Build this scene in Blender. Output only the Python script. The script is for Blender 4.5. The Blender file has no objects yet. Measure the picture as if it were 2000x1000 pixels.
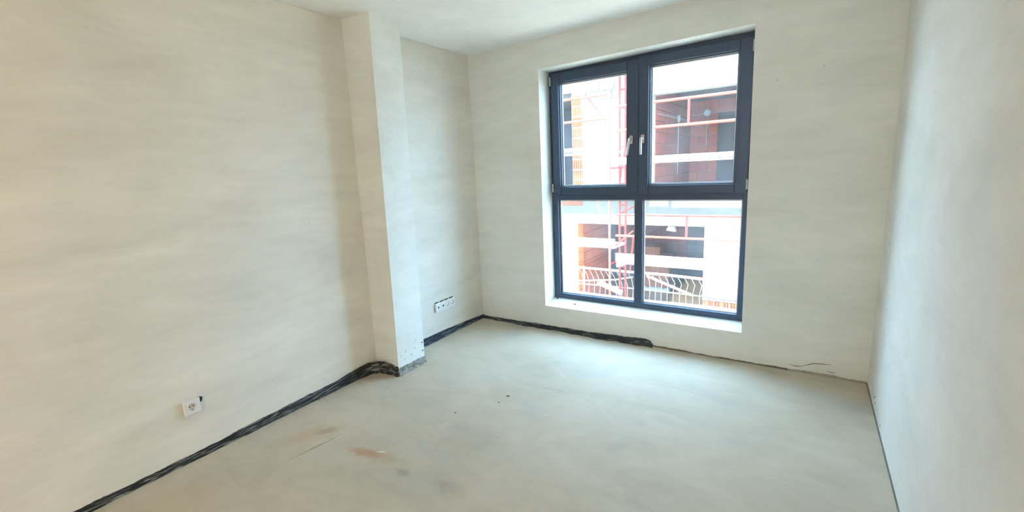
import bpy, bmesh, math, random
from mathutils import Vector, Matrix

random.seed(7)
S = bpy.context.scene
COL = S.collection

# ------------------------------------------------------------------ camera
YAW, PITCH, ROLL = -0.5892, -0.1917, -0.0481
fw = Vector((math.sin(YAW) * math.cos(PITCH), math.cos(YAW) * math.cos(PITCH), math.sin(PITCH)))
rt = Vector((math.cos(YAW), -math.sin(YAW), 0))
up = rt.cross(fw)
rt, up = rt * math.cos(ROLL) + up * math.sin(ROLL), up * math.cos(ROLL) - rt * math.sin(ROLL)
cam_data = bpy.data.cameras.new('camera')
cam_data.sensor_width = 36
cam_data.lens = 36 * 866.0 / 2000
cam_data.clip_start = 0.02
cam = bpy.data.objects.new('camera', cam_data)
COL.objects.link(cam)
m = Matrix.Identity(4)
for i, v in enumerate((rt, up, -fw)):
    for j in range(3):
        m[j][i] = v[j]
cam.matrix_world = Matrix.Translation((2.7798, -3.5635, 1.516)) @ m
S.camera = cam

# ------------------------------------------------------------------ sky, sun, exposure
SKY = (0.43, 0.70, 1.0)
SKY_STRENGTH = 4.0
SUN_STRENGTH = 7.0
w = bpy.data.worlds.new('sky')
S.world = w
w.use_nodes = True
bg = w.node_tree.nodes['Background']
bg.inputs[0].default_value = (*SKY, 1)
bg.inputs[1].default_value = SKY_STRENGTH
sd = bpy.data.lights.new('sun', 'SUN')
sd.energy = SUN_STRENGTH
sd.angle = math.radians(0.6)
sd.color = (1.0, 0.97, 0.91)
sun = bpy.data.objects.new('sun', sd)
COL.objects.link(sun)
sun.rotation_euler = Vector((0.36, 0.40, -0.90)).to_track_quat('-Z', 'Y').to_euler()
vs = S.view_settings
vs.view_transform = 'Standard'
vs.look = 'None'
vs.gamma = 1
vs.use_curve_mapping = False
vs.exposure = 2.35
S.cycles.use_denoising = True
S.cycles.max_bounces = 14
S.cycles.diffuse_bounces = 10
S.cycles.transparent_max_bounces = 16
S.cycles.sample_clamp_indirect = 8
S.cycles.caustics_reflective = False
S.cycles.caustics_refractive = False

# ------------------------------------------------------------------ helpers


def lin(c):
    return tuple(((v / 255 + 0.055) / 1.055) ** 2.4 if v > 10 else v / 255 / 12.92 for v in c) + (1,)


class NT:
    def __init__(self, name):
        self.m = bpy.data.materials.new(name)
        self.m.use_nodes = True
        self.t = self.m.node_tree
        self.b = self.t.nodes['Principled BSDF']

    def n(self, typ, **kw):
        o = self.t.nodes.new(typ)
        for k, v in kw.items():
            if k.startswith('i_'):
                o.inputs[k[2:].replace('_', ' ')].default_value = v
            else:
                setattr(o, k, v)
        return o

    def l(self, a, b):
        self.t.links.new(a, b)

    def coord(self, scale=(1, 1, 1), loc=(0, 0, 0), rot=(0, 0, 0), out='Object'):
        tc = self.n('ShaderNodeTexCoord')
        mp = self.n('ShaderNodeMapping')
        mp.inputs['Scale'].default_value = scale
        mp.inputs['Location'].default_value = loc
        mp.inputs['Rotation'].default_value = rot
        self.l(tc.outputs[out], mp.inputs[0])
        return mp.outputs[0]

    def noise(self, vec, scale, detail=4, rough=0.55, dist=0.0):
        o = self.n('ShaderNodeTexNoise')
        o.inputs['Scale'].default_value = scale
        o.inputs['Detail'].default_value = detail
        o.inputs['Roughness'].default_value = rough
        o.inputs['Distortion'].default_value = dist
        self.l(vec, o.inputs['Vector'])
        return o.outputs['Fac']

    def ramp(self, fac, stops):
        o = self.n('ShaderNodeValToRGB')
        e = o.color_ramp.elements
        while len(e) < len(stops):
            e.new(0.5)
        for i, (p, c) in enumerate(stops):
            e[i].position = p
            e[i].color = c if len(c) == 4 else (*c, 1)
        self.l(fac, o.inputs[0])
        return o.outputs[0]

    def mix(self, fac, a, b, mode='MIX'):
        o = self.n('ShaderNodeMix', data_type='RGBA', blend_type=mode)
        for v, s in ((fac, o.inputs['Factor']), (a, o.inputs['A']), (b, o.inputs['B'])):
            if isinstance(v, (float, int)):
                s.default_value = v if s.name == 'Factor' else (v, v, v, 1)
            elif isinstance(v, tuple):
                s.default_value = v
            else:
                self.l(v, s)
        # Mix node: the colour sockets share names with the float ones
        return o

    def cmix(self, fac, a, b, mode='MIX'):
        o = self.n('ShaderNodeMix', data_type='RGBA', blend_type=mode)
        for v, s in ((fac, o.inputs[0]), (a, o.inputs[6]), (b, o.inputs[7])):
            if isinstance(v, (float, int)):
                s.default_value = v
            elif isinstance(v, tuple):
                s.default_value = v
            else:
                self.l(v, s)
        return o.outputs[2]

    def math(self, op, a, b=0.0):
        o = self.n('ShaderNodeMath', operation=op)
        for v, s in ((a, o.inputs[0]), (b, o.inputs[1])):
            if isinstance(v, (float, int)):
                s.default_value = v
            else:
                self.l(v, s)
        return o.outputs[0]

    def bump(self, h, strength=0.2, dist=0.01):
        o = self.n('ShaderNodeBump')
        o.inputs['Strength'].default_value = strength
        o.inputs['Distance'].default_value = dist
        self.l(h, o.inputs['Height'])
        self.l(o.outputs[0], self.b.inputs['Normal'])

    def set(self, rough=0.8, spec=0.3, metal=0.0, color=None):
        self.b.inputs['Roughness'].default_value = rough
        self.b.inputs['Specular IOR Level'].default_value = spec
        self.b.inputs['Metallic'].default_value = metal
        if color is not None:
            if isinstance(color, tuple):
                self.b.inputs['Base Color'].default_value = color
            else:
                self.l(color, self.b.inputs['Base Color'])
        return self.m


class MB:
    """collects shapes into one mesh object"""

    def __init__(self):
        self.bm = bmesh.new()

    def box(self, x0, x1, y0, y1, z0, z1, bevel=0.0):
        b = bmesh.new()
        bmesh.ops.create_cube(b, size=1)
        for v in b.verts:
            v.co = Vector(((x0 + x1) / 2 + v.co.x * (x1 - x0), (y0 + y1) / 2 + v.co.y * (y1 - y0),
                           (z0 + z1) / 2 + v.co.z * (z1 - z0)))
        if bevel:
            bmesh.ops.bevel(b, geom=b.edges[:], offset=bevel, segments=2, affect='EDGES', profile=0.6)
        self._join(b)
        return self

    def hexa(self, c):
        """c: eight corners, bottom four counter-clockwise then top four"""
        v = [self.bm.verts.new(p) for p in c]
        for f in ((3, 2, 1, 0), (4, 5, 6, 7), (0, 1, 5, 4), (1, 2, 6, 5), (2, 3, 7, 6), (3, 0, 4, 7)):
            self.bm.faces.new([v[i] for i in f])
        return self

    def quad(self, *p):
        self.bm.faces.new([self.bm.verts.new(q) for q in p])
        return self

    def tube(self, a, b, r, seg=10, r2=None):
        a, b = Vector(a), Vector(b)
        t = bmesh.new()
        d = b - a
        bmesh.ops.create_cone(t, cap_ends=True, segments=seg, radius1=r, radius2=r if r2 is None else r2, depth=d.length)
        mt = Matrix.Translation((a + b) / 2) @ d.to_track_quat('Z', 'Y').to_matrix().to_4x4()
        bmesh.ops.transform(t, matrix=mt, verts=t.verts[:])
        self._join(t)
        return self

    def path(self, pts, r, seg=8):
        pts = [Vector(p) for p in pts]
        rings = []
        for i, p in enumerate(pts):
            d = (pts[min(i + 1, len(pts) - 1)] - pts[max(i - 1, 0)]).normalized()
            ref = Vector((0, 1, 0)) if abs(d.y) < 0.9 else Vector((1, 0, 0))
            n1 = d.cross(ref).normalized()
            n2 = d.cross(n1)
            rings.append([self.bm.verts.new(p + (n1 * math.cos(2 * math.pi * k / seg) + n2 * math.sin(2 * math.pi * k / seg)) * r)
                          for k in range(seg)])
        for a, b in zip(rings, rings[1:]):
            for k in range(seg):
                self.bm.faces.new((a[k], a[(k + 1) % seg], b[(k + 1) % seg], b[k]))
        self.bm.faces.new(rings[0][::-1])
        self.bm.faces.new(rings[-1])
        return self

    def lathe(self, prof, seg=24, mat=None):
        """prof: (radius, height) along +Z, turned by mat"""
        t = bmesh.new()
        rings = []
        for r, h in prof:
            rings.append([t.verts.new((r * math.cos(2 * math.pi * k / seg), r * math.sin(2 * math.pi * k / seg), h)) for k in range(seg)])
        for a, b in zip(rings, rings[1:]):
            for k in range(seg):
                t.faces.new((a[k], a[(k + 1) % seg], b[(k + 1) % seg], b[k]))
        t.faces.new(rings[0][::-1])
        t.faces.new(rings[-1])
        if mat is not None:
            bmesh.ops.transform(t, matrix=mat, verts=t.verts[:])
        self._join(t)
        return self

    def _join(self, b):
        me = bpy.data.meshes.new('tmp')
        b.to_mesh(me)
        b.free()
        self.bm.from_mesh(me)
        bpy.data.meshes.remove(me)

    def build(self, name, mat, parent=None, smooth=False):
        me = bpy.data.meshes.new(name)
        bmesh.ops.recalc_face_normals(self.bm, faces=self.bm.faces[:])
        self.bm.to_mesh(me)
        self.bm.free()
        me.materials.append(mat)
        if smooth:
            me.polygons.foreach_set('use_smooth', [True] * len(me.polygons))
            me.set_sharp_from_angle(angle=math.radians(40))
        o = bpy.data.objects.new(name, me)
        COL.objects.link(o)
        if parent is not None:
            o.parent = parent
        return o


def link_copy(name, me, parent, loc, rot=(0, 0, 0), scale=(1, 1, 1)):
    o = bpy.data.objects.new(name, me)
    COL.objects.link(o)
    o.parent = parent
    o.location = loc
    o.rotation_euler = rot
    o.scale = scale
    return o


def empty(name, loc=(0, 0, 0)):
    o = bpy.data.objects.new(name, None)
    COL.objects.link(o)
    o.location = loc
    return o


def adopt(o, p):
    """parent o to p without moving it: mesh data is written in world metres, only roots have a place of their own"""
    o.parent = p
    if p.type == 'EMPTY':
        o.location = Vector(o.location) - Vector(p.location)
    return o


def tag(o, label, cat, group=None):
    o['label'] = label
    o['category'] = cat
    if group:
        o['group'] = group
    return o


def struct(o, label=None):
    o['kind'] = 'structure'
    if label:
        o['label'] = label
    return o


# ------------------------------------------------------------------ materials
def plaster(name, c1, c2, streak=(1, 1, 1), specks=True, bump=0.25):
    t = NT(name)
    v = t.coord(streak)
    vo = t.coord()
    a = t.noise(v, 2.2, 7, 0.68, 0.5)
    b = t.noise(v, 7.0, 6, 0.65, 0.3)
    col = t.ramp(t.math('ADD', t.math('MULTIPLY', a, 0.65), t.math('MULTIPLY', b, 0.35)), [(0.36, lin([k - 6 for k in c1])), (0.64, lin([k + 2 for k in c2]))])
    fine = t.noise(vo, 160, 3)
    col = t.cmix(t.math('MULTIPLY', fine, 0.10), col, lin([int(k * 0.86) for k in c1]))
    # small trowel marks
    tm = t.ramp(t.noise(t.coord([s * 2.3 for s in streak], (3, 1, 2)), 6.0, 4, 0.7), [(0.66, (0, 0, 0)), (0.74, (1, 1, 1))])
    col = t.cmix(t.math('MULTIPLY', tm, 0.26), col, lin([int(k * 0.90) for k in c1]))
    if specks:
        vor = t.n('ShaderNodeTexVoronoi')
        vor.inputs['Scale'].default_value = 6.5
        vor.inputs['Randomness'].default_value = 1
        t.l(t.coord([0.7 + 0.3 * s for s in streak]), vor.inputs['Vector'])
        sp = t.ramp(vor.outputs['Distance'], [(0.020, (1, 1, 1)), (0.045, (0, 0, 0))])
        pick = t.ramp(t.noise(vo, 1.9, 2), [(0.55, (0, 0, 0)), (0.62, (1, 1, 1))])
        col = t.cmix(t.math('MULTIPLY', t.math('MULTIPLY', sp, pick), 0.55), col, lin((120, 116, 106)))
    t.bump(t.math('ADD', t.math('MULTIPLY', b, 0.7), t.math('MULTIPLY', fine, 0.25)), bump, 0.006)
    return t.set(0.92, 0.15, 0, col)


M_WALL_L = plaster("plaster_left", (217, 212, 201), (229, 224, 214), (0.7, 0.35, 1.3))
M_WALL_B = plaster("plaster_back", (217, 219, 214), (227, 228, 224), (0.35, 0.7, 1.3))
M_CEIL = plaster('plaster_ceiling', (236, 237, 234), (244, 245, 243), (0.5, 0.5, 1), False, 0.12)
M_REVEAL = plaster('plaster_reveal', (216, 217, 213), (226, 227, 223), (1, 1, 1), False, 0.1)
M_PLAIN = plaster('plaster_rear', (214, 208, 196), (222, 216, 206), (1, 1, 1), False, 0.1)


def screed():
    t = NT('screed')
    vo = t.coord()
    a = t.noise(vo, 0.9, 6, 0.62, 0.8)
    b = t.noise(t.coord((1, 1.8, 1), (4, 2, 0), (0, 0, 0.5)), 2.6, 6, 0.62, 1.0)
    s = t.math('ADD', t.math('MULTIPLY', a, 0.55), t.math('MULTIPLY', b, 0.45))
    col = t.ramp(s, [(0.34, lin((172, 163, 146))), (0.50, lin((188, 178, 160))), (0.68, lin((202, 192, 174)))])
    # grey damp blotches
    g = t.ramp(t.noise(t.coord((1, 1, 1), (9, 5, 0)), 1.7, 5, 0.6, 1.2), [(0.56, (0, 0, 0)), (0.70, (1, 1, 1))])
    col = t.cmix(t.math('MULTIPLY', g, 0.35), col, lin((168, 172, 168)))

    def spot(x, y, rx, ry, rot, colr, amt, nscale=9.0):
        nonlocal col
        mp = t.coord((1 / rx, 1 / ry, 1), (0, 0, 0), (0, 0, 0))
        # centre and turn the spot by hand: p' = R(p - c) / r
        tc = t.n('ShaderNodeTexCoord')
        sub = t.n('ShaderNodeVectorMath', operation='SUBTRACT')
        sub.inputs[1].default_value = (x, y, 0)
        t.l(tc.outputs['Object'], sub.inputs[0])
        ro = t.n('ShaderNodeVectorRotate', rotation_type='Z_AXIS')
        ro.inputs['Angle'].default_value = rot
        t.l(sub.outputs[0], ro.inputs['Vector'])
        sc = t.n('ShaderNodeVectorMath', operation='MULTIPLY')
        sc.inputs[1].default_value = (1 / rx, 1 / ry, 0)
        t.l(ro.outputs[0], sc.inputs[0])
        ln = t.n('ShaderNodeVectorMath', operation='LENGTH')
        t.l(sc.outputs[0], ln.inputs[0])
        d = t.math('ADD', ln.outputs['Value'], t.math('MULTIPLY', t.math('SUBTRACT', t.noise(vo, nscale, 5, 0.7), 0.5), 1.3))
        f = t.ramp(d, [(0.30, (1, 1, 1)), (1.0, (0, 0, 0))])
        col = t.cmix(t.math('MULTIPLY', f, amt), col, lin(colr))

    spot(0.80, -2.19, 0.14, 0.045, -0.19, (182, 124, 96), 0.65, 26)
    spot(0.90, -2.17, 0.20, 0.06, -0.19, (164, 140, 110), 0.55, 20)
    spot(0.36, -2.24, 0.24, 0.10, -1.05, (176, 150, 116), 0.5, 12)
    spot(0.425, -2.16, 0.09, 0.04, -1.05, (152, 124, 92), 0.45, 16)
    spot(0.512, -2.30, 0.15, 0.016, -1.40, (140, 112, 82), 0.6, 24)
    spot(0.53, -2.26, 0.22, 0.008, -1.40, (214, 208, 192), 0.5, 24)
    spot(1.12, -2.20, 0.06, 0.04, 0, (132, 126, 114), 0.45, 18)
    spot(1.40, -2.17, 0.12, 0.07, 0, (142, 136, 122), 0.40, 14)
    spot(0.885, -2.137, 0.035, 0.010, -0.5, (228, 222, 206), 0.8, 24)
    spot(0.30, -2.9, 0.25, 0.35, 0.4, (176, 160, 132), 0.35, 6)
    spot(2.6, -2.4, 0.5, 0.35, 0, (170, 168, 158), 0.35, 4)
    spot(2.95, -0.35, 0.30, 0.16, 0.2, (172, 172, 166), 0.45, 6)
    # grit
    vor = t.n('ShaderNodeTexVoronoi')
    vor.inputs['Scale'].default_value = 22
    t.l(vo, vor.inputs['Vector'])
    sp = t.ramp(vor.outputs['Distance'], [(0.03, (1, 1, 1)), (0.07, (0, 0, 0))])
    pick = t.ramp(t.noise(vo, 3.0, 2), [(0.58, (0, 0, 0)), (0.64, (1, 1, 1))])
    col = t.cmix(t.math('MULTIPLY', t.math('MULTIPLY', sp, pick), 0.35), col, lin((140, 134, 120)))
    fine = t.noise(vo, 120, 3)
    col = t.cmix(t.math('MULTIPLY', fine, 0.16), col, lin((170, 165, 152)))
    t.bump(t.math('ADD', b, t.math('MULTIPLY', fine, 0.15)), 0.15, 0.006)
    rg = t.ramp(s, [(0.35, (0.5, 0.5, 0.5)), (0.65, (0.66, 0.66, 0.66))])
    t.l(rg, t.b.inputs['Roughness'])
    t.b.inputs['Specular IOR Level'].default_value = 0.12
    t.l(col, t.b.inputs['Base Color'])
    return t.m


M_FLOOR = screed()


def bitumen(name, dark, grey, amt, vec=(1, 1, 1)):
    t = NT(name)
    v = t.coord(vec)
    a = t.noise(v, 9, 5, 0.65, 1.2)
    f = t.ramp(a, [(amt, (0, 0, 0)), (amt + 0.12, (1, 1, 1))])
    col = t.cmix(f, lin(dark), lin(grey))
    t.bump(t.noise(v, 26, 4), 0.7, 0.01)
    return t.set(0.42, 0.45, 0, col)


M_BIT_L = bitumen('bitumen_left', (18, 19, 20), (136, 137, 130), 0.50, (2.0, 0.55, 7.0))
M_BIT_B = bitumen('bitumen_back', (24, 28, 34), (118, 124, 122), 0.54, (0.8, 2.0, 6.0))
M_BIT_R = bitumen('bitumen_recess', (20, 28, 48), (168, 186, 194), 0.545, (2.0, 0.7, 11.0))
M_BIT_P = bitumen('bitumen_dusty', (96, 98, 94), (150, 149, 140), 0.42, (3, 3, 3))


def flat(name, c, rough=0.5, spec=0.4, metal=0.0, var=0.06, scale=30):
    t = NT(name)
    n = t.noise(t.coord(), scale, 4)
    col = t.cmix(t.math('MULTIPLY', n, 1.0), lin(c), lin([max(0, int(k * (1 - 2 * var))) for k in c]))
    return t.set(rough, spec, metal, col)


M_ANTHR = flat('anthracite_frame', (57, 75, 99), 0.38, 0.45, 0, 0.03)
M_GASKET = flat('black_gasket', (28, 30, 34), 0.6)
M_SPACER = flat('silver_spacer', (205, 212, 216), 0.35, 0.5, 0.2)
M_STEEL = flat('satin_metal', (190, 190, 188), 0.32, 0.5, 0.75)
M_SOCKET = flat('white_plastic', (232, 230, 224), 0.35, 0.5, 0, 0.02)
M_DARK = flat("dark_hole", (62, 59, 54), 0.9, 0.1)
M_CRACK = flat('crack_shadow', (112, 106, 94), 0.9, 0.1)
M_EDGE_SHADE = flat('edge_shade', (140, 142, 132), 0.9, 0.1, 0, 0.15, 8)
M_CRUMB = flat('mortar_grey', (84, 80, 72), 0.9, 0.1)
M_CHIP = flat('raw_plaster', (178, 172, 158), 0.95, 0.1, 0, 0.12, 60)


def glass():
    t = NT('window_glass')
    t.t.nodes.remove(t.b)
    out = t.t.nodes['Material Output']
    tr = t.n('ShaderNodeBsdfTransparent')
    tr.inputs[0].default_value = (0.97, 0.99, 0.985, 1)
    gl = t.n('ShaderNodeBsdfGlossy')
    gl.inputs['Roughness'].default_value = 0.02
    lw = t.n('ShaderNodeLayerWeight')      # Schlick reflectance, the same from both sides of the pane
    fr = t.math('ADD', t.math('MULTIPLY', t.math('POWER', lw.outputs['Facing'], 5.0), 0.9), 0.04)
    mx = t.n('ShaderNodeMixShader')
    t.l(fr, mx.inputs[0])
    t.l(tr.outputs[0], mx.inputs[1])
    t.l(gl.outputs[0], mx.inputs[2])
    # a thin film of building-site dust
    du = t.n('ShaderNodeBsdfTranslucent')
    du.inputs[0].default_value = (0.9, 0.92, 0.94, 1)
    m2 = t.n('ShaderNodeMixShader')
    f = t.ramp(t.noise(t.coord(), 3.0, 5, 0.6), [(0.3, (0.008, 0.008, 0.008)), (0.75, (0.03, 0.03, 0.03))])
    t.l(f, m2.inputs[0])
    t.l(mx.outputs[0], m2.inputs[1])
    t.l(du.outputs[0], m2.inputs[2])
    t.l(m2.outputs[0], out.inputs[0])
    return t.m


M_GLASS = glass()


def brick(name, c1, c2):
    t = NT(name)
    oi = t.n('ShaderNodeObjectInfo')
    col = t.cmix(oi.outputs['Random'], lin(c1), lin(c2))
    n = t.noise(t.coord(), 14, 5, 0.7)
    col = t.cmix(t.math('MULTIPLY', n, 0.5), col, lin([int(k * 0.8) for k in c1]))
    t.bump(n, 0.3, 0.004)
    return t.set(0.9, 0.15, 0, col)


M_BR_ORANGE = brick('orange_clay', (158, 92, 58), (146, 80, 50))
M_BR_RED = brick('red_clay', (176, 84, 58), (152, 66, 48))
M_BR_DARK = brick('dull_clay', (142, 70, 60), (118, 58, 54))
M_BR_GREY = brick('concrete_block', (98, 94, 96), (82, 80, 84))
M_MORTAR = flat('mortar', (126, 112, 106), 0.95, 0.1)
M_RENDER = flat('white_render', (164, 159, 150), 0.9, 0.15, 0, 0.05, 6)
M_CONC = flat('raw_concrete', (108, 104, 98), 0.9, 0.15, 0, 0.15, 9)
M_CONC_D = flat('dim_concrete', (100, 102, 110), 0.9, 0.15, 0, 0.06, 9)
M_RED = flat('red_paint', (152, 44, 30), 0.45, 0.3, 0, 0.08)
M_DUCT = flat('dusty_duct', (150, 138, 134), 0.7, 0.2)
M_PALE = flat('pale_galvanised', (186, 184, 182), 0.5, 0.4, 0.0, 0.05)
M_PINK = flat('pale_red_paint', (172, 74, 54), 0.5, 0.3, 0, 0.06)
M_BOARD = flat('pale_board', (190, 190, 188), 0.8, 0.2, 0, 0.06)
M_WIRE = flat('fence_wire', (178, 164, 142), 0.5, 0.3, 0.0, 0.05)
M_EARTH = flat('trodden_earth', (158, 118, 84), 0.95, 0.1, 0, 0.12, 3)
M_GROUND = flat('site_ground', (176, 164, 146), 0.95, 0.1, 0, 0.12, 2)

# ------------------------------------------------------------------ room shell
WX = 3.203
YR = -8.6        # rear wall
FT = -0.25       # slab depth


def grid_floor():
    o = MB()
    o.box(-0.3, WX + 0.3, YR - 0.3, 0.0, FT, 0.0)
    return o.build('floor', M_FLOOR)


struct(grid_floor())
struct(MB().hexa([(-0.3, YR - 0.3, 2.593), (WX + 0.3, YR - 0.3, 2.642), (WX + 0.3, 0.4, 2.642), (-0.3, 0.4, 2.593),
                  (-0.3, YR - 0.3, 2.9), (WX + 0.3, YR - 0.3, 2.9), (WX + 0.3, 0.4, 2.9), (-0.3, 0.4, 2.9)]).build('ceiling', M_CEIL))
wall_left = struct(MB().box(-0.3, 0.0, YR - 0.3, 0.4, FT, 2.595).build('wall_left', M_WALL_L))
wall_right = struct(MB().box(WX, WX + 0.3, YR - 0.3, 0.4, FT, 2.637).build('wall_right', plaster('plaster_right', (219, 216, 209), (228, 225, 218), (0.7, 0.45, 0.9))))
# the pier, a little out of plumb as measured
wall_pier = struct(MB().hexa([(0.0, -1.420, 0), (0.256, -1.426, 0), (0.243, -1.132, 0), (0.0, -1.132, 0),
                              (0.0, -1.395, 2.599), (0.254, -1.368, 2.6005), (0.251, -1.096, 2.6005), (0.0, -1.096, 2.599)]).build('wall_pier', M_WALL_B))

# window wall: opening corners at the room face and at the window frame
IN = [(0.757, 0, 0.222), (2.440, 0, 0.231), (2.424, 0, 2.390), (0.764, 0, 2.358)]
FR = [(0.760, 0.19, 0.256), (2.440, 0.19, 0.256), (2.424, 0.19, 2.392), (0.764, 0.19, 2.358)]
OUT = [(0.760, 0.28, 0.256), (2.440, 0.28, 0.256), (2.424, 0.28, 2.392), (0.764, 0.28, 2.358)]


def window_wall():
    b = MB()
    x0, x1, z0, z1 = 0.0, WX, FT, 2.64
    o = [(x0, z0), (x1, z0), (x1, z1), (x0, z1)]
    for ring, y in ((IN, 0.0), (OUT, 0.28)):
        for i in range(4):
            j = (i + 1) % 4
            b.quad((o[i][0], y, o[i][1]), (o[j][0], y, o[j][1]), (ring[j][0], y, ring[j][2]), (ring[i][0], y, ring[i][2]))
    for A, B in ((FR, OUT),):
        for i in range(4):
            j = (i + 1) % 4
            b.quad(A[i], A[j], B[j], B[i])
    for i in range(4):
        j = (i + 1) % 4
        b.quad((o[i][0], 0, o[i][1]), (o[j][0], 0, o[j][1]), (o[j][0], 0.28, o[j][1]), (o[i][0], 0.28, o[i][1]))
    return b.build('wall_back', M_WALL_B)


wall_back = struct(window_wall())
rv = MB()
for i in range(4):
    j = (i + 1) % 4
    rv.quad(IN[i], IN[j], FR[j], FR[i])
rv.build('reveal', M_REVEAL, wall_back)

# closed rear wall behind the camera
rw = MB()
rw.box(0, WX, YR - 0.25, YR, 0, 2.6)
struct(rw.build('wall_rear', M_PLAIN))

# unseen globe lamp added behind the camera as warm fill light
FILL_COL = (1.0, 0.91, 0.80)
FILL_STRENGTH = 30.0
LX, LY, LZ = 2.6, -6.9, 2.1
lamp = tag(empty('fill_lamp', (LX, LY, 2.6)), 'added opal fill lamp, out of view, hung from the ceiling at the rear of the room', 'lamp')
lt = NT('fill_globe')
lt.b.inputs['Emission Color'].default_value = (*FILL_COL, 1)
lt.b.inputs['Emission Strength'].default_value = FILL_STRENGTH
lt.set(0.4, 0.4, 0, (0.9, 0.9, 0.88, 1))
R0 = 0.15
adopt(MB().lathe([(R0 * math.sin(a), -R0 * math.cos(a)) for a in [math.pi * (k + 0.25) / 16.5 for k in range(17)]], 32, Matrix.Translation((LX, LY, LZ))).build('globe', lt.m, None, True), lamp)
adopt(MB().lathe([(0.05, 0), (0.05, 0.05), (0.02, 0.08)], 20, Matrix.Translation((LX, LY, LZ + R0 - 0.01))).build('fill_lamp_holder', M_SOCKET, None, True), lamp)
adopt(MB().tube((LX, LY, LZ + R0 + 0.06), (LX, LY, 2.63), 0.004, 8).build('cable', M_DARK, None, True), lamp)

# ------------------------------------------------------------------ wall foot: bitumen upstands and a painted shadow line


def upstand(name, path, heights, thick, mat, foot=0.02, jag=0.006, seed=1, step=0.02):
    """path: floor points; the strip leans on the wall to the left of travel"""
    rnd = random.Random(seed)
    pts, hs = [], []
    for (a, b, h0, h1) in zip(path, path[1:], heights, heights[1:]):
        a, b = Vector((*a, 0)), Vector((*b, 0))
        n = max(1, int((b - a).length / step))
        for k in range(n):
            t = k / n
            pts.append(a.lerp(b, t))
            hs.append(h0 + (h1 - h0) * t)
    pts.append(Vector((*path[-1], 0)))
    hs.append(heights[-1])
    bm = MB()
    rows = []
    ph = [rnd.uniform(0, 6.28) for _ in range(6)]
    for i, p in enumerate(pts):
        d = (pts[min(i + 1, len(pts) - 1)] - pts[max(i - 1, 0)]).normalized()
        nrm = Vector((d.y, -d.x, 0))
        s = i * step
        wob = (math.sin(s * 7 + ph[0]) + 0.7 * math.sin(s * 17 + ph[1]) + 0.5 * math.sin(s * 41 + ph[2])) / 2.2
        wob2 = (math.sin(s * 9 + ph[3]) + 0.7 * math.sin(s * 23 + ph[4]) + 0.5 * math.sin(s * 53 + ph[5])) / 2.2
        h = max(0.006, hs[i] + jag * wob + rnd.uniform(-1, 1) * jag * 0.3)
        f = max(0.004, foot * (1 + 0.45 * wob2))
        rows.append([bm.bm.verts.new(q) for q in (
            p + Vector((0, 0, h)) - nrm * 0.004,
            p + nrm * thick + Vector((0, 0, h - 0.002)),
            p + nrm * (thick + 0.25 * f + 0.004 * wob) + Vector((0, 0, h * 0.5)),
            p + nrm * (thick + f) + Vector((0, 0, 0.004)),
            p + nrm * (thick + f + 0.003) - Vector((0, 0, 0.004)),
            p - nrm * 0.004 - Vector((0, 0, 0.004)))])
    for a, b in zip(rows, rows[1:]):
        for k in range(6):
            bm.bm.faces.new((a[k], a[(k + 1) % 6], b[(k + 1) % 6], b[k]))
    bm.bm.faces.new(rows[0])
    bm.bm.faces.new(rows[-1][::-1])
    return struct(bm.build(name, mat, None, True))


upstand('baseboard_left', [(0, YR), (0, -3.2), (0, -2.6), (0, -1.75), (0.004, -1.60), (0.022, -1.512), (0.06, -1.462), (0.115, -1.437), (0.19, -1.428), (0.258, -1.430)],
        [0.034, 0.036, 0.043, 0.070, 0.086, 0.096, 0.098, 0.092, 0.082, 0.070], 0.004, M_BIT_L, 0.008, 0.005, 3, 0.012)
upstand('baseboard_pier', [(0.258, -1.427), (0.2445, -1.130)], [0.068, 0.052], 0.004, M_BIT_P, 0.010, 0.006, 5, 0.012)
upstand('baseboard_recess', [(0, -1.11), (0, -0.55), (0, 0.0)], [0.074, 0.060, 0.030], 0.005, M_BIT_R, 0.014, 0.003, 8, 0.012)
upstand('baseboard_back', [(0.0, 0), (0.9, 0), (1.45, 0), (1.72, 0), (1.76, 0), (1.785, 0)], [0.020, 0.030, 0.042, 0.056, 0.045, 0.010], 0.005, M_BIT_B, 0.040, 0.005, 11, 0.015)
upstand('trim_1', [(1.78, 0), (2.3, 0), (2.75, 0)], [0.012, 0.012, 0.010], 0.001, M_CRACK, 0.003, 0.006, 13, 0.012)
upstand('trim_2', [(2.75, 0), (3.203, 0)], [0.014, 0.018], 0.001, M_CHIP, 0.004, 0.008, 14, 0.012)
upstand('shadow_line_right', [(WX, 0), (WX, -0.5), (WX, -1.6), (WX, YR)], [0.014, 0.006, 0.005, 0.005], 0.001, M_EDGE_SHADE, 0.003, 0.004, 17, 0.015)  # tinted strip standing in for the thin shadow line under the right wall


def scar(name, pts, wdt, mat, parent, n, depth=0.0015):
    """a thin irregular scratch or crack lying on a surface with normal n"""
    rnd = random.Random(len(pts) * 7 + int(pts[0][0] * 1000))
    n = Vector(n)
    b = MB()
    pts = [Vector(p) for p in pts]
    left, right = [], []
    for i, p in enumerate(pts):
        d = (pts[min(i + 1, len(pts) - 1)] - pts[max(i - 1, 0)]).normalized()
        s = d.cross(n).normalized()
        ww = wdt * (0.25 if i in (0, len(pts) - 1) else rnd.uniform(0.6, 1.2))
        left.append(b.bm.verts.new(p + s * ww + n * depth))
        right.append(b.bm.verts.new(p - s * ww + n * depth))
    for i in range(len(pts) - 1):
        b.bm.faces.new((left[i], left[i + 1], right[i + 1], right[i]))
    r = bmesh.ops.extrude_face_region(b.bm, geom=b.bm.faces[:])
    for g in r['geom']:
        if isinstance(g, bmesh.types.BMVert):
            g.co -= n * (depth + 0.001)
    return b.build(name, mat, parent)


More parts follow.
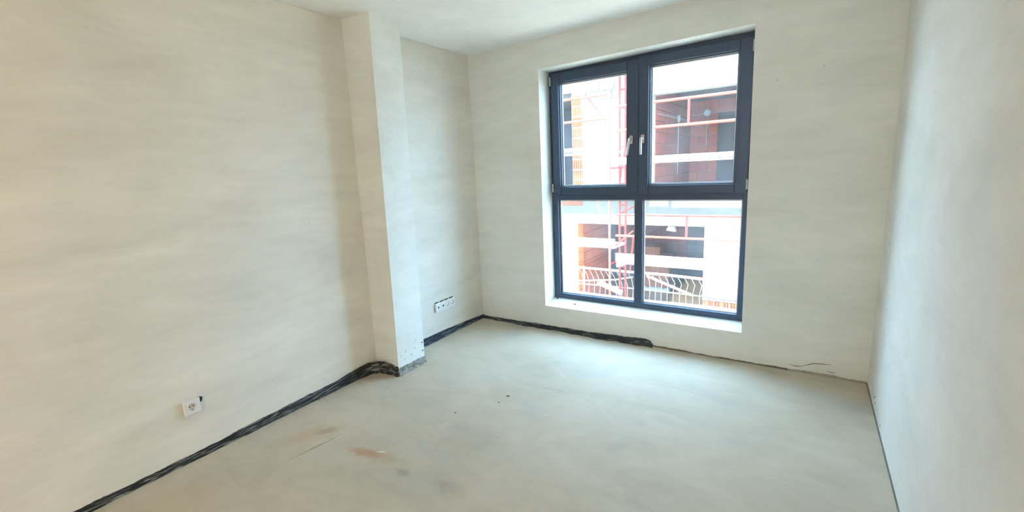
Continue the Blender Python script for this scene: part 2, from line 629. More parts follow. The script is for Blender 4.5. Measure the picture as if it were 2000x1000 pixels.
# cracked plaster by the far right corner
scar('crack', [(2.84, 0, 0.052), (2.87, 0, 0.066), (2.90, 0, 0.082), (2.95, 0, 0.088), (3.0, 0, 0.092)], 0.005, M_CHIP, wall_back, (0, -1, 0))
scar('crack', [(2.76, 0, 0.045), (2.80, 0, 0.040), (2.84, 0, 0.048)], 0.006, M_CHIP, wall_back, (0, -1, 0))
scar('crack', [(2.98, 0, 0.040), (3.01, 0, 0.036), (3.03, 0, 0.040)], 0.003, M_CRACK, wall_back, (0, -1, 0))
# scuffs on the right wall and on the pier foot
for y, z in ((-0.33, 0.06), (-0.36, 0.075), (-0.40, 0.055), (-0.62, 0.03)):
    scar('scuff', [(WX, y, z), (WX, y - 0.012, z + 0.012), (WX, y - 0.02, z + 0.004)], 0.004, M_CHIP, wall_right, (-1, 0, 0))
for y, z, h in ((-1.39, 0.13, 0.03), (-1.34, 0.16, 0.025), (-1.28, 0.11, 0.02), (-1.24, 0.15, 0.02), (-1.22, 0.20, 0.03), (-1.35, 0.10, 0.02)):
    xx = 0.2555 - 0.013 * (y + 1.426) / 0.294
    scar('scuff', [(xx, y, z), (xx, y + 0.004, z + h * 0.5), (xx, y + 0.002, z + h)], 0.002, M_CRACK, wall_pier, (1, 0, 0))
for z in (0.105, 0.175):
    MB().lathe([(0.006, 0), (0.006, 0.002)], 10, Matrix.Translation((0.2448, -1.150, z)) @ Matrix.Rotation(math.pi / 2, 4, 'Y')).build('nail_hole', M_DARK, wall_pier)

# ------------------------------------------------------------------ window
win = struct(empty('window_1', (1.6, 0.2, 0.256)))


def wp(mb, name, mat, parent=None, smooth=False):
    o = mb.build(name, mat, None, smooth)
    return adopt(o, parent or win)


FX0, FX1, FZ0, FZ1 = 0.762, 2.432, 0.256, 2.385
YF, YB = 0.19, 0.265


def rect_frame(mb, x0, x1, z0, z1, wl, wr, wb, wt, y0, y1, bev=0.004):
    mb.box(x0, x0 + wl, y0, y1, z0, z1, bev)
    mb.box(x1 - wr, x1, y0, y1, z0, z1, bev)
    mb.box(x0 + wl - 0.001, x1 - wr + 0.001, y0 + 0.0008, y1, z0, z0 + wb, bev)
    mb.box(x0 + wl - 0.001, x1 - wr + 0.001, y0 + 0.0008, y1, z1 - wt, z1, bev)
    return mb


# the head of the opening climbs slightly to the right, so does the frame
fb = MB()
rect_frame(fb, FX0, FX1, FZ0, 2.388, 0.062, 0.050, 0.050, 0.055, YF, YB)
wp(fb, 'outer_frame', M_ANTHR)
wp(MB().box(1.556, 1.626, YF + 0.002, YB, 0.30, 1.25, 0.004), 'mullion', M_ANTHR)
wp(MB().box(FX0 + 0.06, FX1 - 0.05, YF + 0.001, YB, 1.214, 1.285, 0.004), 'transom', M_ANTHR)


def pane(x0, x1, z0, z1, y, parent=None):
    g = wp(MB().box(x0, x1, y, y + 0.024, z0, z1), 'pane', M_GLASS, parent)
    sp = MB()
    rect_frame(sp, x0 + 0.001, x1 - 0.001, z0 + 0.001, z1 - 0.001, 0.012, 0.012, 0.012, 0.012, y + 0.006, y + 0.018, 0)
    wp(sp, 'spacer', M_SPACER, parent)
    gk = MB()
    rect_frame(gk, x0 - 0.003, x1 + 0.003, z0 - 0.003, z1 + 0.003, 0.006, 0.006, 0.006, 0.006, y - 0.004, y - 0.0005, 0)
    wp(gk, 'gasket', M_GASKET, parent)


pane(0.828, 1.558, 0.300, 1.216, 0.215)
pane(1.624, 2.386, 0.300, 1.216, 0.215)


def handle(x, z, tilt, parent):
    h = MB()
    h.box(x - 0.014, x + 0.014, 0.152, 0.1625, z - 0.034, z + 0.034, 0.005)
    h.tube((x, 0.155, z), (x, 0.118, z), 0.009, 14)
    dx = math.sin(tilt)
    dz = -math.cos(tilt)
    a = Vector((x, 0.114, z)) - Vector((dx, 0, dz)) * 0.010
    e = Vector((x + dx * 0.125, 0.108, z + dz * 0.125))
    h.path([a, a.lerp(e, 0.2), a.lerp(e, 0.5), a.lerp(e, 0.8), e], 0.0095, 12)
    wp(h, 'handle', M_STEEL, parent, True)


def sash(x0, x1, z0, z1, gl, gr, gb, gt, hx, tilt, hinge_x):
    s = MB()
    rect_frame(s, x0, x1, z0, z1, gl - x0, x1 - gr, gb - z0, z1 - gt, 0.163, 0.235, 0.007)
    so = wp(s, 'sash', M_ANTHR)
    # beads stepping back to the glass
    bd = MB()
    rect_frame(bd, gl - 0.002, gr + 0.002, gb - 0.002, gt + 0.002, 0.012, 0.012, 0.012, 0.012, 0.178, 0.200, 0.003)
    wp(bd, 'glazing_bead', M_ANTHR, so)
    pane(gl + 0.006, gr - 0.006, gb + 0.006, gt - 0.006, 0.201, so)
    handle(hx, 1.714, tilt, so)
    for z in (z0 + 0.03, z1 - 0.10):
        hg = MB().tube((hinge_x, 0.158, z), (hinge_x, 0.158, z + 0.075), 0.008, 12)
        hg.box(hinge_x - 0.006, hinge_x + 0.006, 0.158, 0.19, z + 0.005, z + 0.07, 0.002)
        wp(hg, 'hinge', M_STEEL, so, True)
    return so


sash(0.796, 1.583, 1.262, 2.338, 0.868, 1.497, 1.335, 2.258, 1.535, -0.14, 0.790)
sash(1.5865, 2.412, 1.262, 2.352, 1.676, 2.322, 1.335, 2.278, 1.630, 0.0, 2.408)
wp(MB().box(1.577, 1.592, 0.155, 0.166, 1.27, 2.34, 0.003), 'astragal', M_ANTHR)
wp(MB().hexa([(0.765, 0.27, 0.262), (2.43, 0.27, 0.262), (2.43, 0.46, 0.245), (0.765, 0.46, 0.245),
              (0.765, 0.27, 0.275), (2.43, 0.27, 0.275), (2.43, 0.46, 0.258), (0.765, 0.46, 0.258)]), 'outer_sill', M_PALE)
# chips of plaster on the sill
for x, y in ((1.02, 0.10), (0.80, 0.17)):
    o = MB().lathe([(0.012, 0), (0.009, 0.004), (0.003, 0.006)], 7, Matrix.Translation((x, y, 0.2245 + 0.175 * y))).build('plaster_crumb', M_CRUMB)
    tag(o, 'small grey plaster crumb on the white sill under the left lower pane' if x > 0.9 else 'tiny grey plaster crumb in the lower left corner of the window sill', 'debris')

# ------------------------------------------------------------------ sockets on the left wall
RX = Matrix.Rotation(math.pi / 2, 4, 'Y')      # local Z -> +X


def schuko(y, z, x, parent):
    """round recessed outlet, open side facing +X"""
    T = Matrix.Translation((x, y, z)) @ RX
    def add(mb, name, mat, par, smooth=True):
        o = mb.build(name, mat, None, smooth)
        return adopt(o, par)
    t = MB()
    # square cover with a round well
    seg = 32
    t2 = t.bm
    outer, rim, low, cen = [], [], [], []
    for k in range(seg):
        a = 2 * math.pi * k / seg
        c, s = math.cos(a), math.sin(a)
        q = 0.0272 / max(abs(c), abs(s))
        outer.append(t2.verts.new(T @ Vector((c * q, s * q, 0.0))))
        rim.append(t2.verts.new(T @ Vector((c * 0.0215, s * 0.0215, 0.0008))))
        low.append(t2.verts.new(T @ Vector((c * 0.0195, s * 0.0195, -0.0155))))
    for k in range(seg):
        j = (k + 1) % seg
        t2.faces.new((outer[k], outer[j], rim[j], rim[k]))
        t2.faces.new((rim[k], rim[j], low[j], low[k]))
    t2.faces.new(low)
    ins = add(t, 'socket_insert', M_SOCKET, parent)
    for dy in (-0.0095, 0.0095):
        h = MB().lathe([(0.0034, -0.0154), (0.0034, -0.0148)], 12, Matrix.Translation((x, y + dy, z)) @ RX)
        add(h, 'pin_hole', M_DARK, ins)
    for dz in (-0.0175, 0.0175):
        h = MB().box(x - 0.014, x - 0.001, y - 0.003, y + 0.003, z + dz - 0.0012, z + dz + 0.0012)
        add(h, 'earth_clip', M_STEEL, ins, False)


def cover_frame(y0, y1, z0, z1, holes, x0, x1):
    """plate with square windows for the inserts"""
    f = MB()
    ys = [y0] + [v for c in holes for v in (c - 0.0272, c + 0.0272)] + [y1]
    zc = (z0 + z1) / 2
    for i in range(0, len(ys), 2):
        f.box(x0, x1, ys[i], ys[i + 1], z0, z1, 0.0015)
    for i in range(1, len(ys) - 1, 2):
        f.box(x0, x1 - 0.0004, ys[i] - 0.002, ys[i + 1] + 0.002, zc + 0.0272, z1, 0.0015)
        f.box(x0, x1 - 0.0004, ys[i] - 0.002, ys[i + 1] + 0.002, z0, zc - 0.0272, 0.0015)
    return f


def place(root, mb, name, mat, smooth=False):
    o = mb.build(name, mat, None, smooth)
    return adopt(o, root)


SY, SZ = -2.684, 0.314
so = tag(empty('wall_socket', (0.0, SY, SZ)), 'single white square power socket low on the long left wall', 'socket')
place(so, cover_frame(SY - 0.0405, SY + 0.0405, SZ - 0.0405, SZ + 0.0405, [SY], 0.006, 0.021), 'cover_frame', M_SOCKET)
place(so, MB().box(0.0, 0.006, SY - 0.036, SY + 0.036, SZ - 0.036, SZ + 0.036), 'back_plate', M_SOCKET)
schuko(SY, SZ, 0.0225, so)
# plaster left open beside the box
MB().hexa([(-0.004, SY + 0.036, SZ - 0.005), (0.0015, SY + 0.036, SZ - 0.005), (0.0015, SY + 0.056, SZ + 0.006), (-0.004, SY + 0.056, SZ + 0.006),
           (-0.004, SY + 0.036, SZ + 0.040), (0.0015, SY + 0.036, SZ + 0.040), (0.0015, SY + 0.062, SZ + 0.028), (-0.004, SY + 0.062, SZ + 0.028)]).build('plaster_gap', M_DARK, wall_left)

QY0, QY1, QZ0, QZ1 = -0.722, -0.458, 0.263, 0.345
QC = [QY0 + 0.0285 + 0.0055 + (QY1 - QY0 - 0.068) * k / 3 for k in range(4)]
qs = tag(empty('socket_row', (0.0, (QY0 + QY1) / 2, (QZ0 + QZ1) / 2)), 'white row of four outlets in one frame on wall behind the pier', 'socket')
place(qs, cover_frame(QY0, QY1, QZ0, QZ1, QC, 0.005, 0.018), 'cover_frame', M_SOCKET)
place(qs, MB().box(0.0, 0.005, QY0 + 0.004, QY1 - 0.004, QZ0 + 0.004, QZ1 - 0.004), 'back_plate', M_SOCKET)
qz = (QZ0 + QZ1) / 2
for k, c in enumerate(QC):
    if k < 2:
        d = place(qs, MB().box(0.004, 0.0185, c - 0.0268, c + 0.0268, qz - 0.0268, qz + 0.0268, 0.002), 'data_insert', M_SOCKET)
        o = MB().lathe([(0.009, 0), (0.008, 0.002)], 16, Matrix.Translation((0.0185, c, qz)) @ RX).build('data_port', M_DARK, None)
        adopt(o, d)
    else:
        schuko(c, qz, 0.0190, qs)
for k, c in enumerate(QC):
    MB().box(-0.003, 0.0015, c - 0.028, c + 0.020 + 0.004 * (k % 2), QZ1 - 0.004, QZ1 + 0.0075).build('plaster_gap', M_DARK, wall_left)

# crumbs and flecks on the floor
for i, (x, y, r, lab) in enumerate([(1.167, -1.283, 0.010, 'dark mortar crumb on the screed, the larger of two near the room centre'),
                                    (1.158, -1.38, 0.006, 'dark mortar crumb on the screed, the smaller of two near the room centre'),
                                    (0.985, -1.62, 0.006, 'dark fleck of grit on the screed out from the pier corner')]):
    b = MB().lathe([(r, 0), (r * 0.8, r * 0.35), (r * 0.3, r * 0.55)], 7, Matrix.Translation((x, y, 0)) @ Matrix.Diagonal((1.5, 0.6, 1, 1)))
    tag(b.build('mortar_crumb', M_CRUMB), lab, 'debris')

# ------------------------------------------------------------------ outside: the shell across the street
GZ = -2.4
struct(MB().box(-30, 30, -30, YR - 0.3, GZ - 0.2, GZ).box(-30, 30, 0.28, 40, GZ - 0.2, GZ).box(-30, 30, YR - 0.3, 0.28, GZ - 0.2, GZ - 0.05).build('ground', M_GROUND))

FY = 6.6
bld = tag(empty('unfinished_building', (0, FY, GZ)), 'unfinished white rendered house with bare brick rooms seen through the window', 'building')


def bp(mb, name, mat, parent=None):
    o = mb.build(name, mat)
    return adopt(o, parent or bld)


T = 0.3
OPX = -0.164         # edge of the upper opening on the right
# rendered panels between the openings
bp(MB().box(-1.82, OPX, FY, FY + T, 0.70, 3.42), 'rendered_wall', M_RENDER)
bp(MB().box(OPX, 6, FY, FY + T, 2.98, 3.42), 'rendered_wall', M_RENDER)
bp(MB().box(3.0, 6, FY, FY + T, 0.70, 2.98), 'rendered_wall', M_RENDER)
bp(MB().box(-6, 6, FY, FY + T, 0.12, 0.36), 'rendered_wall', M_RENDER)
bp(MB().box(-6, -2.0, FY, FY + T, GZ, 0.12), 'rendered_wall', M_RENDER)
bp(MB().box(1.0, 6, FY, FY + T, -1.51, 0.12), 'rendered_wall', M_RENDER)
bp(MB().box(-6, -3.6, FY, FY + T, 0.56, 3.25), 'rendered_wall', M_RENDER)
bp(MB().box(-6, -1.82, FY - 0.005, FY + T, 3.25, 3.42), 'lintel', M_CONC)
band = bp(MB().box(-1.80, -0.30, FY - 0.004, FY + 0.01, 3.00, 3.40), 'block_band', M_MORTAR)
for r in range(2):
    for k in range(4):
        bp(MB().box(-1.79 + 0.37 * k + 0.12 * (r % 2), -1.44 + 0.37 * k + 0.06 * (r % 2), FY - 0.016 - 0.004 * (k % 2), FY, 3.01 + 0.195 * r, 3.19 + 0.195 * r, 0.004), 'block', M_CONC, band)
bp(MB().box(-6, 6, FY - 0.015, 13, 0.36, 0.56), 'floor_slab', M_CONC)
bp(MB().box(-1.83, 6, FY - 0.012, 13, 0.55, 0.70), 'floor_slab', M_CONC)
bp(MB().box(-6, 6, FY + 0.25, 13, 3.18, 3.40), 'roof_slab', M_CONC)
bp(MB().box(-6, 6, FY + 0.3, 13, GZ - 0.02, GZ + 0.2), 'floor_slab', M_EARTH)
bp(MB().box(-6, 1.2, 8.4, 8.6, 3.40, 5.6), 'upper_storey', M_RENDER)
bp(MB().box(-6.2, -6, FY, 13, GZ, 3.4).box(6, 6.2, FY, 13, GZ, 3.4).box(-6.2, 6.2, 13, 13.2, GZ, 3.4), 'outer_wall', M_CONC_D)

# brick meshes, shared between copies (origin at the lower left front corner)
def brick_mesh(name, mat, lx, lz, dep=0.10, ribs=0):
    b = MB()
    if ribs:
        b.box(0.0, lx, 0.022, dep, 0.0, lz)
        wr = lx / ribs
        for k in range(ribs):
            b.box(k * wr + wr * 0.12, (k + 1) * wr - wr * 0.12, 0.0, 0.0225, 0.0, lz)
    else:
        b.box(0.0, lx, 0.0, dep, 0.0, lz, 0.006)
    me = bpy.data.meshes.new(name)
    bmesh.ops.recalc_face_normals(b.bm, faces=b.bm.faces[:])
    b.bm.to_mesh(me)
    b.bm.free()
    me.materials.append(mat)
    return me


J = 0.014
HB_O = brick_mesh('hollow_brick', M_BR_ORANGE, 0.265, 0.25 - 0.032, 0.30, 5)
M_BR_SUNLIT = brick('sunlit_clay', (222, 126, 58), (208, 112, 50))  # orange clay brightened, sunlight on the jamb put into the colour
SIDE_O = brick_mesh('jamb_brick', M_BR_SUNLIT, 0.30, 0.25 - J, 0.06, 0)
BASE_O = brick_mesh('base_brick', M_BR_ORANGE, 0.25 - J, 0.25 - J, 0.28, 4)
B_RED = brick_mesh('red_brick', M_BR_RED, 0.5 - J, 0.25 - J, 0.06)
B_REDH = brick_mesh('red_half_brick', M_BR_RED, 0.25 - J, 0.25 - J, 0.06)
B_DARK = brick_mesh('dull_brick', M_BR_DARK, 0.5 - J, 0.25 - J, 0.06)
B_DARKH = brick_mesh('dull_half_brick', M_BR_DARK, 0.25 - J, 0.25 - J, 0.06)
M_BR_RUST = brick('rust_clay', (196, 92, 40), (172, 76, 34))
B_RUST = brick_mesh('rust_brick', M_BR_RUST, 0.5 - J, 0.25 - J, 0.06)
B_RUSTH = brick_mesh('rust_half_brick', M_BR_RUST, 0.25 - J, 0.25 - J, 0.06)
B_GREY = brick_mesh('grey_block', M_BR_GREY, 0.5 - J, 0.25 - J, 0.06)
B_GREYH = brick_mesh('grey_half_block', M_BR_GREY, 0.25 - J, 0.25 - J, 0.06)


def course_wall(parent_name, p0, length, z0, z1, rot, full, half, skip=None, core=None):
    """bricks in running bond on a mortar core; rot turns the face about Z, bricks face local -Y"""
    R = Matrix.Rotation(rot, 4, 'Z')
    c = MB()
    c.box(0, length, 0.045, 0.22, z0, z1) if core is None else core(c)
    bmesh.ops.transform(c.bm, matrix=Matrix.Translation((p0[0], p0[1], 0)) @ R, verts=c.bm.verts[:])
    w_ = bp(c, parent_name, M_MORTAR)
    rnd = random.Random(int(length * 100))
    z, row = z0, 0
    while z < z1 - 0.12:
        s = 0.0
        if row % 2:
            s = 0.25
        first = True
        x = 0.0
        while x < length - 0.12:
            ln = 0.25 if (first and row % 2) else 0.5
            first = False
            if x + ln > length + 0.02:
                ln = 0.25
            if not (skip and skip(x + ln / 2, z + 0.12)):
                q = R @ Vector((x + J / 2, rnd.uniform(-0.004, 0.004), 0))
                o = link_copy('brick', full if ln == 0.5 else half, w_, (p0[0] + q.x, p0[1] + q.y, z + J / 2), (0, 0, rot))
            x += ln
        z += 0.25
        row += 1
    return w_


# bare hollow-brick pier beside the upper left opening, its footing course
pier = bp(MB().box(-2.09, -1.83, FY + 0.02, FY + T, 0.70, 3.25), 'brick_pier', M_RENDER)
for k in range(10):
    o = link_copy('brick', HB_O, pier, (-2.0925, FY - 0.004 * (k % 2), 0.70 + 0.25 * k + J / 2))
foot = bp(MB().box(-3.6, -1.84, FY + 0.01, FY + T, 0.56, 0.70), 'footing_course', M_MORTAR)
FB = brick_mesh('footing_brick', M_BR_RED, 0.25 - J, 0.14 - J, 0.28)
for k in range(7):
    o = link_copy('brick', FB, foot, (-3.585 + 0.25 * k, FY - 0.005, 0.56 + J / 2))
# jamb of the lower opening, seen on its side face
jamb = bp(MB().box(-2.06, -1.995, FY + 0.005, FY + T, GZ + 0.2, 0.12), 'brick_jamb', M_MORTAR)
for k in range(9):
    o = link_copy('brick', SIDE_O, jamb, (-1.975 + 0.004 * (k % 2), FY + 0.004, -0.13 - 0.25 * k + J / 2), (0, 0, math.pi / 2))
# base course under the render at the right
base = bp(MB().box(1.01, 4.0, FY + 0.03, FY + T, GZ, -1.52), 'brick_base', M_MORTAR)
for r in range(2):
    for k in range(8):
        o = link_copy('brick', BASE_O, base, (1.03 + 0.25 * k, FY + 0.004, -1.77 - 0.25 * r + J / 2))

# upper room: dull side wall, red back wall with a doorway
YBACK = 10.4
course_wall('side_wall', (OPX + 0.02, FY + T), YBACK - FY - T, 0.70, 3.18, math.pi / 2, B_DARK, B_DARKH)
course_wall('back_wall', (OPX, YBACK), 0.75, 0.70, 3.18, 0, B_RED, B_REDH)
bp(MB().box(0.586, 2.2, YBACK, YBACK + 0.2, 2.82, 3.18), 'door_lintel_wall', M_BR_RED)
bp(MB().box(0.50, 1.9, YBACK - 0.02, YBACK + 0.02, 2.80, 2.96), 'timber_lintel', M_PINK)
bp(MB().box(1.6, 6, YBACK, YBACK + 0.2, 0.70, 2.82), 'plain_wall', M_CONC_D)
bp(MB().box(-6, -1.82, 9.0, 9.2, 0.56, 3.2), 'inner_wall', M_CONC_D)
bp(MB().box(-0.4, -0.38, FY + T, 13, 0.56, 3.2), 'inner_wall', M_CONC_D)
bp(MB().box(-0.4, 6, 12.0, 12.1, 0.70, 3.18), 'inner_wall', M_CONC_D)

# junction boxes with pale conduits on those two walls
def jbox(center, face, drops, runs):
    n = Vector(face)
    mt = Matrix.Translation(center) @ n.to_track_quat('Z', 'Y').to_matrix().to_4x4()
    j = bp(MB().lathe([(0.09, 0), (0.09, 0.03), (0.075, 0.04), (0.07, 0.03), (0.01, 0.03)], 20, mt), 'junction_box', M_PALE)
    for a, b in drops + runs:
        bp(MB().tube(a, b, 0.013, 8), 'conduit', M_DUCT, j)


jbox((0.30, YBACK - 0.005, 2.83), (0, -1, 0), [((0.30, YBACK - 0.02, 3.1), (0.30, YBACK - 0.02, 1.95))],
     [((-0.12, YBACK - 0.02, 2.80), (1.9, YBACK - 0.03, 2.87))])
jbox((OPX + 0.025, 8.9, 2.62), (1, 0, 0), [((OPX + 0.035, 8.9, 2.62), (OPX + 0.035, 8.9, 1.2))],
     [((OPX + 0.035, 7.0, 2.60), (OPX + 0.035, 10.3, 2.64))])

# lower room
course_wall('lower_side_wall', (-1.99, FY + T), 1.75, GZ + 0.2, 0.30, math.pi / 2, B_RUST, B_RUSTH)
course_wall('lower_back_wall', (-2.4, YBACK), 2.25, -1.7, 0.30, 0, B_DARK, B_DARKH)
course_wall('lower_block_wall', (-0.15, YBACK - 0.02), 2.0, -1.7, 0.30, 0, B_GREY, B_GREYH)
bp(MB().box(-6, 6, YBACK + 0.22, YBACK + 0.3, GZ, 0.36), 'inner_wall', M_CONC_D)

# stack of bricks in the lower room
stk = tag(empty('brick_stack', (-0.75, 9.4, GZ + 0.2)), 'stack of orange bricks on a pallet inside the lower bare room', 'bricks')
pl = MB()
for k in range(4):
    pl.box(-1.15 + 0.22 * k, -1.02 + 0.22 * k, 9.2, 9.8, GZ + 0.30, GZ + 0.33)
pl.box(-1.15, -0.36, 9.22, 9.3, GZ + 0.2, GZ + 0.30).box(-1.15, -0.36, 9.7, 9.78, GZ + 0.2, GZ + 0.30)
o = pl.build('pallet', M_BOARD)
adopt(o, stk)
STB = brick_mesh('stack_brick', M_BR_ORANGE, 0.245, 0.235, 0.5, 4)
for r in range(5):
    for k in range(3):
        if r == 4 and k == 2:
            continue
        link_copy('brick', STB, stk, Vector((-1.14 + 0.25 * k, 9.25, GZ + 0.33 + 0.24 * r)) - stk.location)

# heap of earth in the lower room
hp = MB()
NX, NY = 26, 14
rnd = random.Random(5)
gv = []
for i in range(NX + 1):
    row = []
    for k in range(NY + 1):
        u, v = i / NX, k / NY
        prof = (math.sin(math.pi * min(1, max(0, u))) ** 0.5) * (math.sin(math.pi * v) ** 0.8)
        z = GZ + 0.19 + prof * (0.80 + 0.10 * math.sin(u * 14) + 0.06 * math.sin(v * 9 + u * 5)) + rnd.uniform(-0.02, 0.02) * (prof > 0.05)
        row.append(hp.bm.verts.new((-0.10 + 2.5 * u, 7.3 + 2.9 * v, z)))
    gv.append(row)
for i in range(NX):
    for k in range(NY):
        hp.bm.faces.new((gv[i][k], gv[i + 1][k], gv[i + 1][k + 1], gv[i][k + 1]))
tag(hp.build('earth_heap', M_EARTH, None, True), 'low heap of brown earth inside the lower bare room behind the fence', 'heap')

# work light hung under the slab
wl = tag(empty('work_light', (0.22, 6.95, 0.0)), 'small white work light hanging in the top of the lower room opening', 'lamp')
for mb, nm, mt in ((MB().hexa([(0.13, 6.85, -0.02), (0.33, 6.85, -0.05), (0.33, 7.0, -0.05), (0.13, 7.0, -0.02), (0.17, 6.87, 0.07), (0.30, 6.87, 0.06), (0.30, 6.98, 0.06), (0.17, 6.98, 0.07)]), 'lamp_head', M_PALE),
                   (MB().tube((0.23, 6.93, 0.06), (0.23, 6.93, 0.37), 0.012, 8), 'bracket', M_PALE)):
    o = mb.build(nm, mt)
    adopt(o, wl)

# ------------------------------------------------------------------ scaffolding in front of it
YO, YI = 5.5, 6.2
scf = tag(empty('scaffolding', (-0.7, YO, GZ)), 'red tube scaffolding with pale guard boards in front of the unfinished house', 'scaffolding')


def sp(mb, name, mat, parent=None, smooth=True):
    o = mb.build(name, mat, None, smooth)
    return adopt(o, parent or scf)


R_ = 0.026
for x, y, m_ in ((-0.715, YO, M_PINK), (-0.735, YI - 0.02, M_RED), (-0.60, YI - 0.02, M_RED), (2.35, YO, M_PINK), (2.35, YI, M_RED), (-3.6, YO, M_PINK), (-3.6, YI, M_RED)):
    sd_ = sp(MB().tube((x, y, GZ + 0.02), (x, y, 4.4), R_, 12), 'standard', m_)
    sp(MB().box(x - 0.075, x + 0.075, y - 0.075, y + 0.075, GZ, GZ + 0.02), 'base_plate', M_RED, sd_, False)
# ladder rungs between the two close inner standards
for z in (4.0, 3.55, 3.1, 2.72, 2.21, 1.91, 1.57, 1.1, 0.62, 0.15, -0.3, -0.8, -1.3, -1.8):
    sp(MB().tube((-0.735, YI - 0.02, z), (-0.60, YI - 0.02, z), 0.018, 8), 'rung', M_RED)
# transoms from front to wall side
for x in (-0.715, 2.35, -3.6):
    for z in (3.55, 1.45, -0.62):
        sp(MB().tube((x, YO, z), (x, YI + 0.3, z), 0.022, 8), 'transom_tube', M_RED)
# guard rails, right bay (two lifts) and left bay
for x0, x1, z, m_ in ((-0.58, 2.35, 2.675, M_PINK), (-0.58, 2.35, 2.20, M_PINK), (-0.58, 2.35, 0.478, M_RED), (-0.58, 2.35, 0.030, M_PINK),
                      (-3.6, -0.715, 2.935, M_PINK), (-3.6, -0.715, 2.465, M_PINK)):
    sp(MB().tube((x0, YO, z), (x1, YO, z), R_ if z > 2 else 0.023, 10), 'guard_rail', m_)
sp(MB().tube((0.845, YO, 2.20), (0.845, YO, 2.675), 0.024, 10), 'rail_post', M_RED)
sp(MB().tube((0.862, YO, 0.03), (0.862, YO, 0.478), 0.024, 10), 'rail_post', M_RED)
# toe boards and decks
for x0, x1, z0, z1 in ((-0.58, 2.35, 1.565, 1.655), (-3.6, -0.70, 1.83, 1.915), (-0.58, 2.35, -0.52, -0.355), (-3.6, -0.60, -0.19, -0.05)):
    sp(MB().box(x0, x1, YO - 0.02, YO + 0.015, z0, z1, 0.004), 'toe_board', M_BOARD, None, False)
for x0, x1, z in ((-0.58, 2.35, 1.545), (-3.6, -0.70, 1.80), (-0.58, 2.35, -0.56), (-3.6, -0.60, -0.23), (-3.6, 2.35, 3.75)):
    for k in range(2):
        sp(MB().box(x0, x1, YO + 0.02 + 0.31 * k, YO + 0.32 + 0.31 * k, z - 0.03, z + 0.01, 0.004), 'deck_plank', M_BOARD, None, False)
# braces
for a, b, r in (((-1.55, YI, 3.12), (-0.90, YO + 0.3, 2.42), 0.014), ((-1.35, YI, 1.02), (-0.92, YO, 0.42), 0.016), ((-0.715, YO, -0.30), (-0.40, YI - 0.1, 0.05), 0.020),
                ((-0.735, YI, 0.42), (-0.35, YI - 0.1, 0.62), 0.018), ((-0.735, YI, 1.15), (-0.60, YI - 0.05, 1.9), 0.014), ((-0.42, YI, -0.1), (-0.50, YI, -0.9), 0.02)):
    sp(MB().tube(a, b, r, 8), 'brace', M_RED)

# short boards lashed to the scaffold foot
for p, q, wd in (((-0.96, 5.42, -1.02), (-0.42, 5.42, -1.21), 0.14), ((-0.50, 5.40, -0.60), (0.06, 5.40, -0.36), 0.16)):
    p, q = Vector(p), Vector(q)
    d = q - p
    b = MB().box(-d.length / 2, d.length / 2, -wd / 2, wd / 2, -0.03, 0.03, 0.004)
    bmesh.ops.transform(b.bm, matrix=Matrix.Translation((p + q) / 2) @ d.to_track_quat('X', 'Z').to_matrix().to_4x4(), verts=b.bm.verts[:])
    sp(b, 'lashed_board', M_BOARD, None, False)

# ------------------------------------------------------------------ wire fence at the foot of the opening
YW = 6.42
fen = tag(empty('wire_fence', (0, YW, GZ)), 'bent pale wire mesh fence across the lower opening of the house', 'fence')


def fp(mb, name, mat=M_WIRE):
    o = mb.build(name, mat, None, True)
    return adopt(o, fen)


KZ = (YW + 3.5635) / 9.0635       # the fence lies a little deeper than the plane it was measured on


def fz(z):
    return 1.516 + (z - 1.516) * KZ


def fx(x):
    return 2.78 + (x - 2.78) * KZ


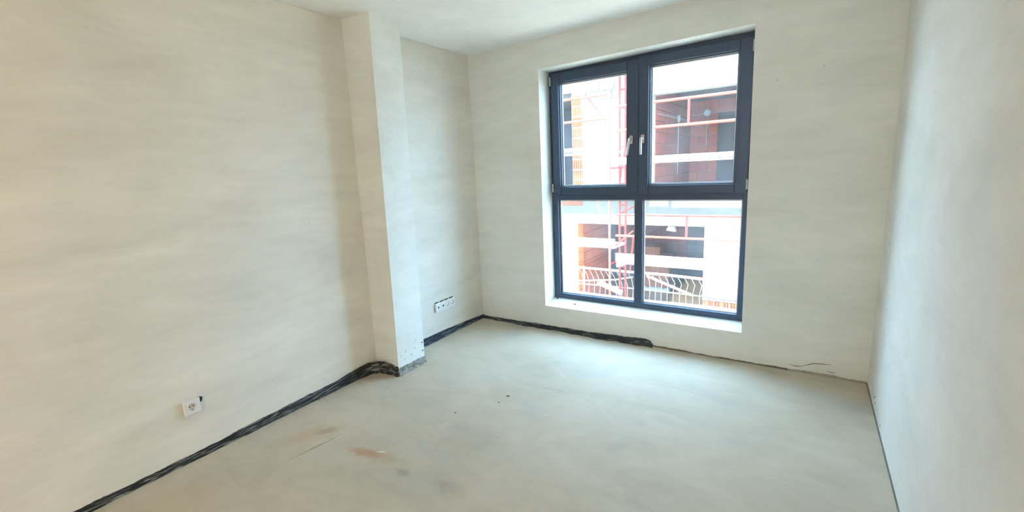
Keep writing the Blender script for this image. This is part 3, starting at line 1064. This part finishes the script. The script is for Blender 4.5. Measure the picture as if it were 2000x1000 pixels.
fp(MB().path([(fx(-1.49), YW, fz(-0.74)), (fx(-0.2), YW, fz(-0.745)), (fx(0.4), YW, fz(-0.74)), (fx(1.22), YW, fz(-0.765)), (fx(2.2), YW, fz(-0.78))], 0.030, 8), 'top_rail', M_PALE)
fp(MB().path([(fx(-1.50), YW, fz(-1.06)), (fx(-0.6), YW, fz(-0.95)), (fx(-0.2), YW, fz(-0.85))], 0.018, 8), 'bent_rail', M_PALE)
fp(MB().path([(fx(-1.50), YW, fz(-1.12)), (fx(0.03), YW, fz(-1.10)), (fx(1.22), YW, fz(-1.11)), (fx(2.2), YW, fz(-1.12))], 0.016, 8), 'middle_rail', M_PALE)
fp(MB().path([(fx(-1.50), YW, fz(-1.33)), (fx(0.03), YW, fz(-1.335)), (fx(1.22), YW, fz(-1.31)), (fx(2.2), YW, fz(-1.32))], 0.022, 8), 'bottom_rail', M_PALE)
for x in (-1.75, 2.0):
    fp(MB().tube((x, YW, GZ), (x, YW, fz(-0.7)), 0.025, 10), 'fence_post', M_PALE)
k = 0
x = -1.40
while x < 1.9:
    bend = 0.05 * math.sin(3.0 + x * 1.7) + 0.03
    top = -0.78
    fp(MB().path([(fx(x - 0.05), YW, fz(top)), (fx(x + 0.02), YW, fz(top - 0.12)), (fx(x + bend), YW, fz(top - 0.30)),
                  (fx(x + bend * 0.8), YW, fz(top - 0.5)), (fx(x + 0.01), YW, GZ + 0.15)], 0.0065, 6), 'wire')
    x += 0.128
    k += 1
# slack cable and a leaning pale pole
o = MB().path([(fx(1.0), YW - 0.1, fz(-1.05)), (fx(1.2), YW - 0.1, fz(-1.09)), (fx(1.5), YW - 0.1, fz(-1.125)), (fx(1.85), YW - 0.1, fz(-1.11)), (fx(2.3), YW - 0.1, fz(-1.0))], 0.008, 6).build('cable', M_CRUMB, None, True)
tag(o, 'thin grey cable sagging along the foot of the white house wall', 'cable')
o = MB().tube((fx(0.13), YW - 0.12, fz(-0.77)), (fx(1.02), YW - 0.12, fz(-1.08)), 0.030, 10).build('metal_pole', M_PALE, None, True)
tag(o, 'pale metal pole slanting across the wire fence behind lower right pane', 'pole')
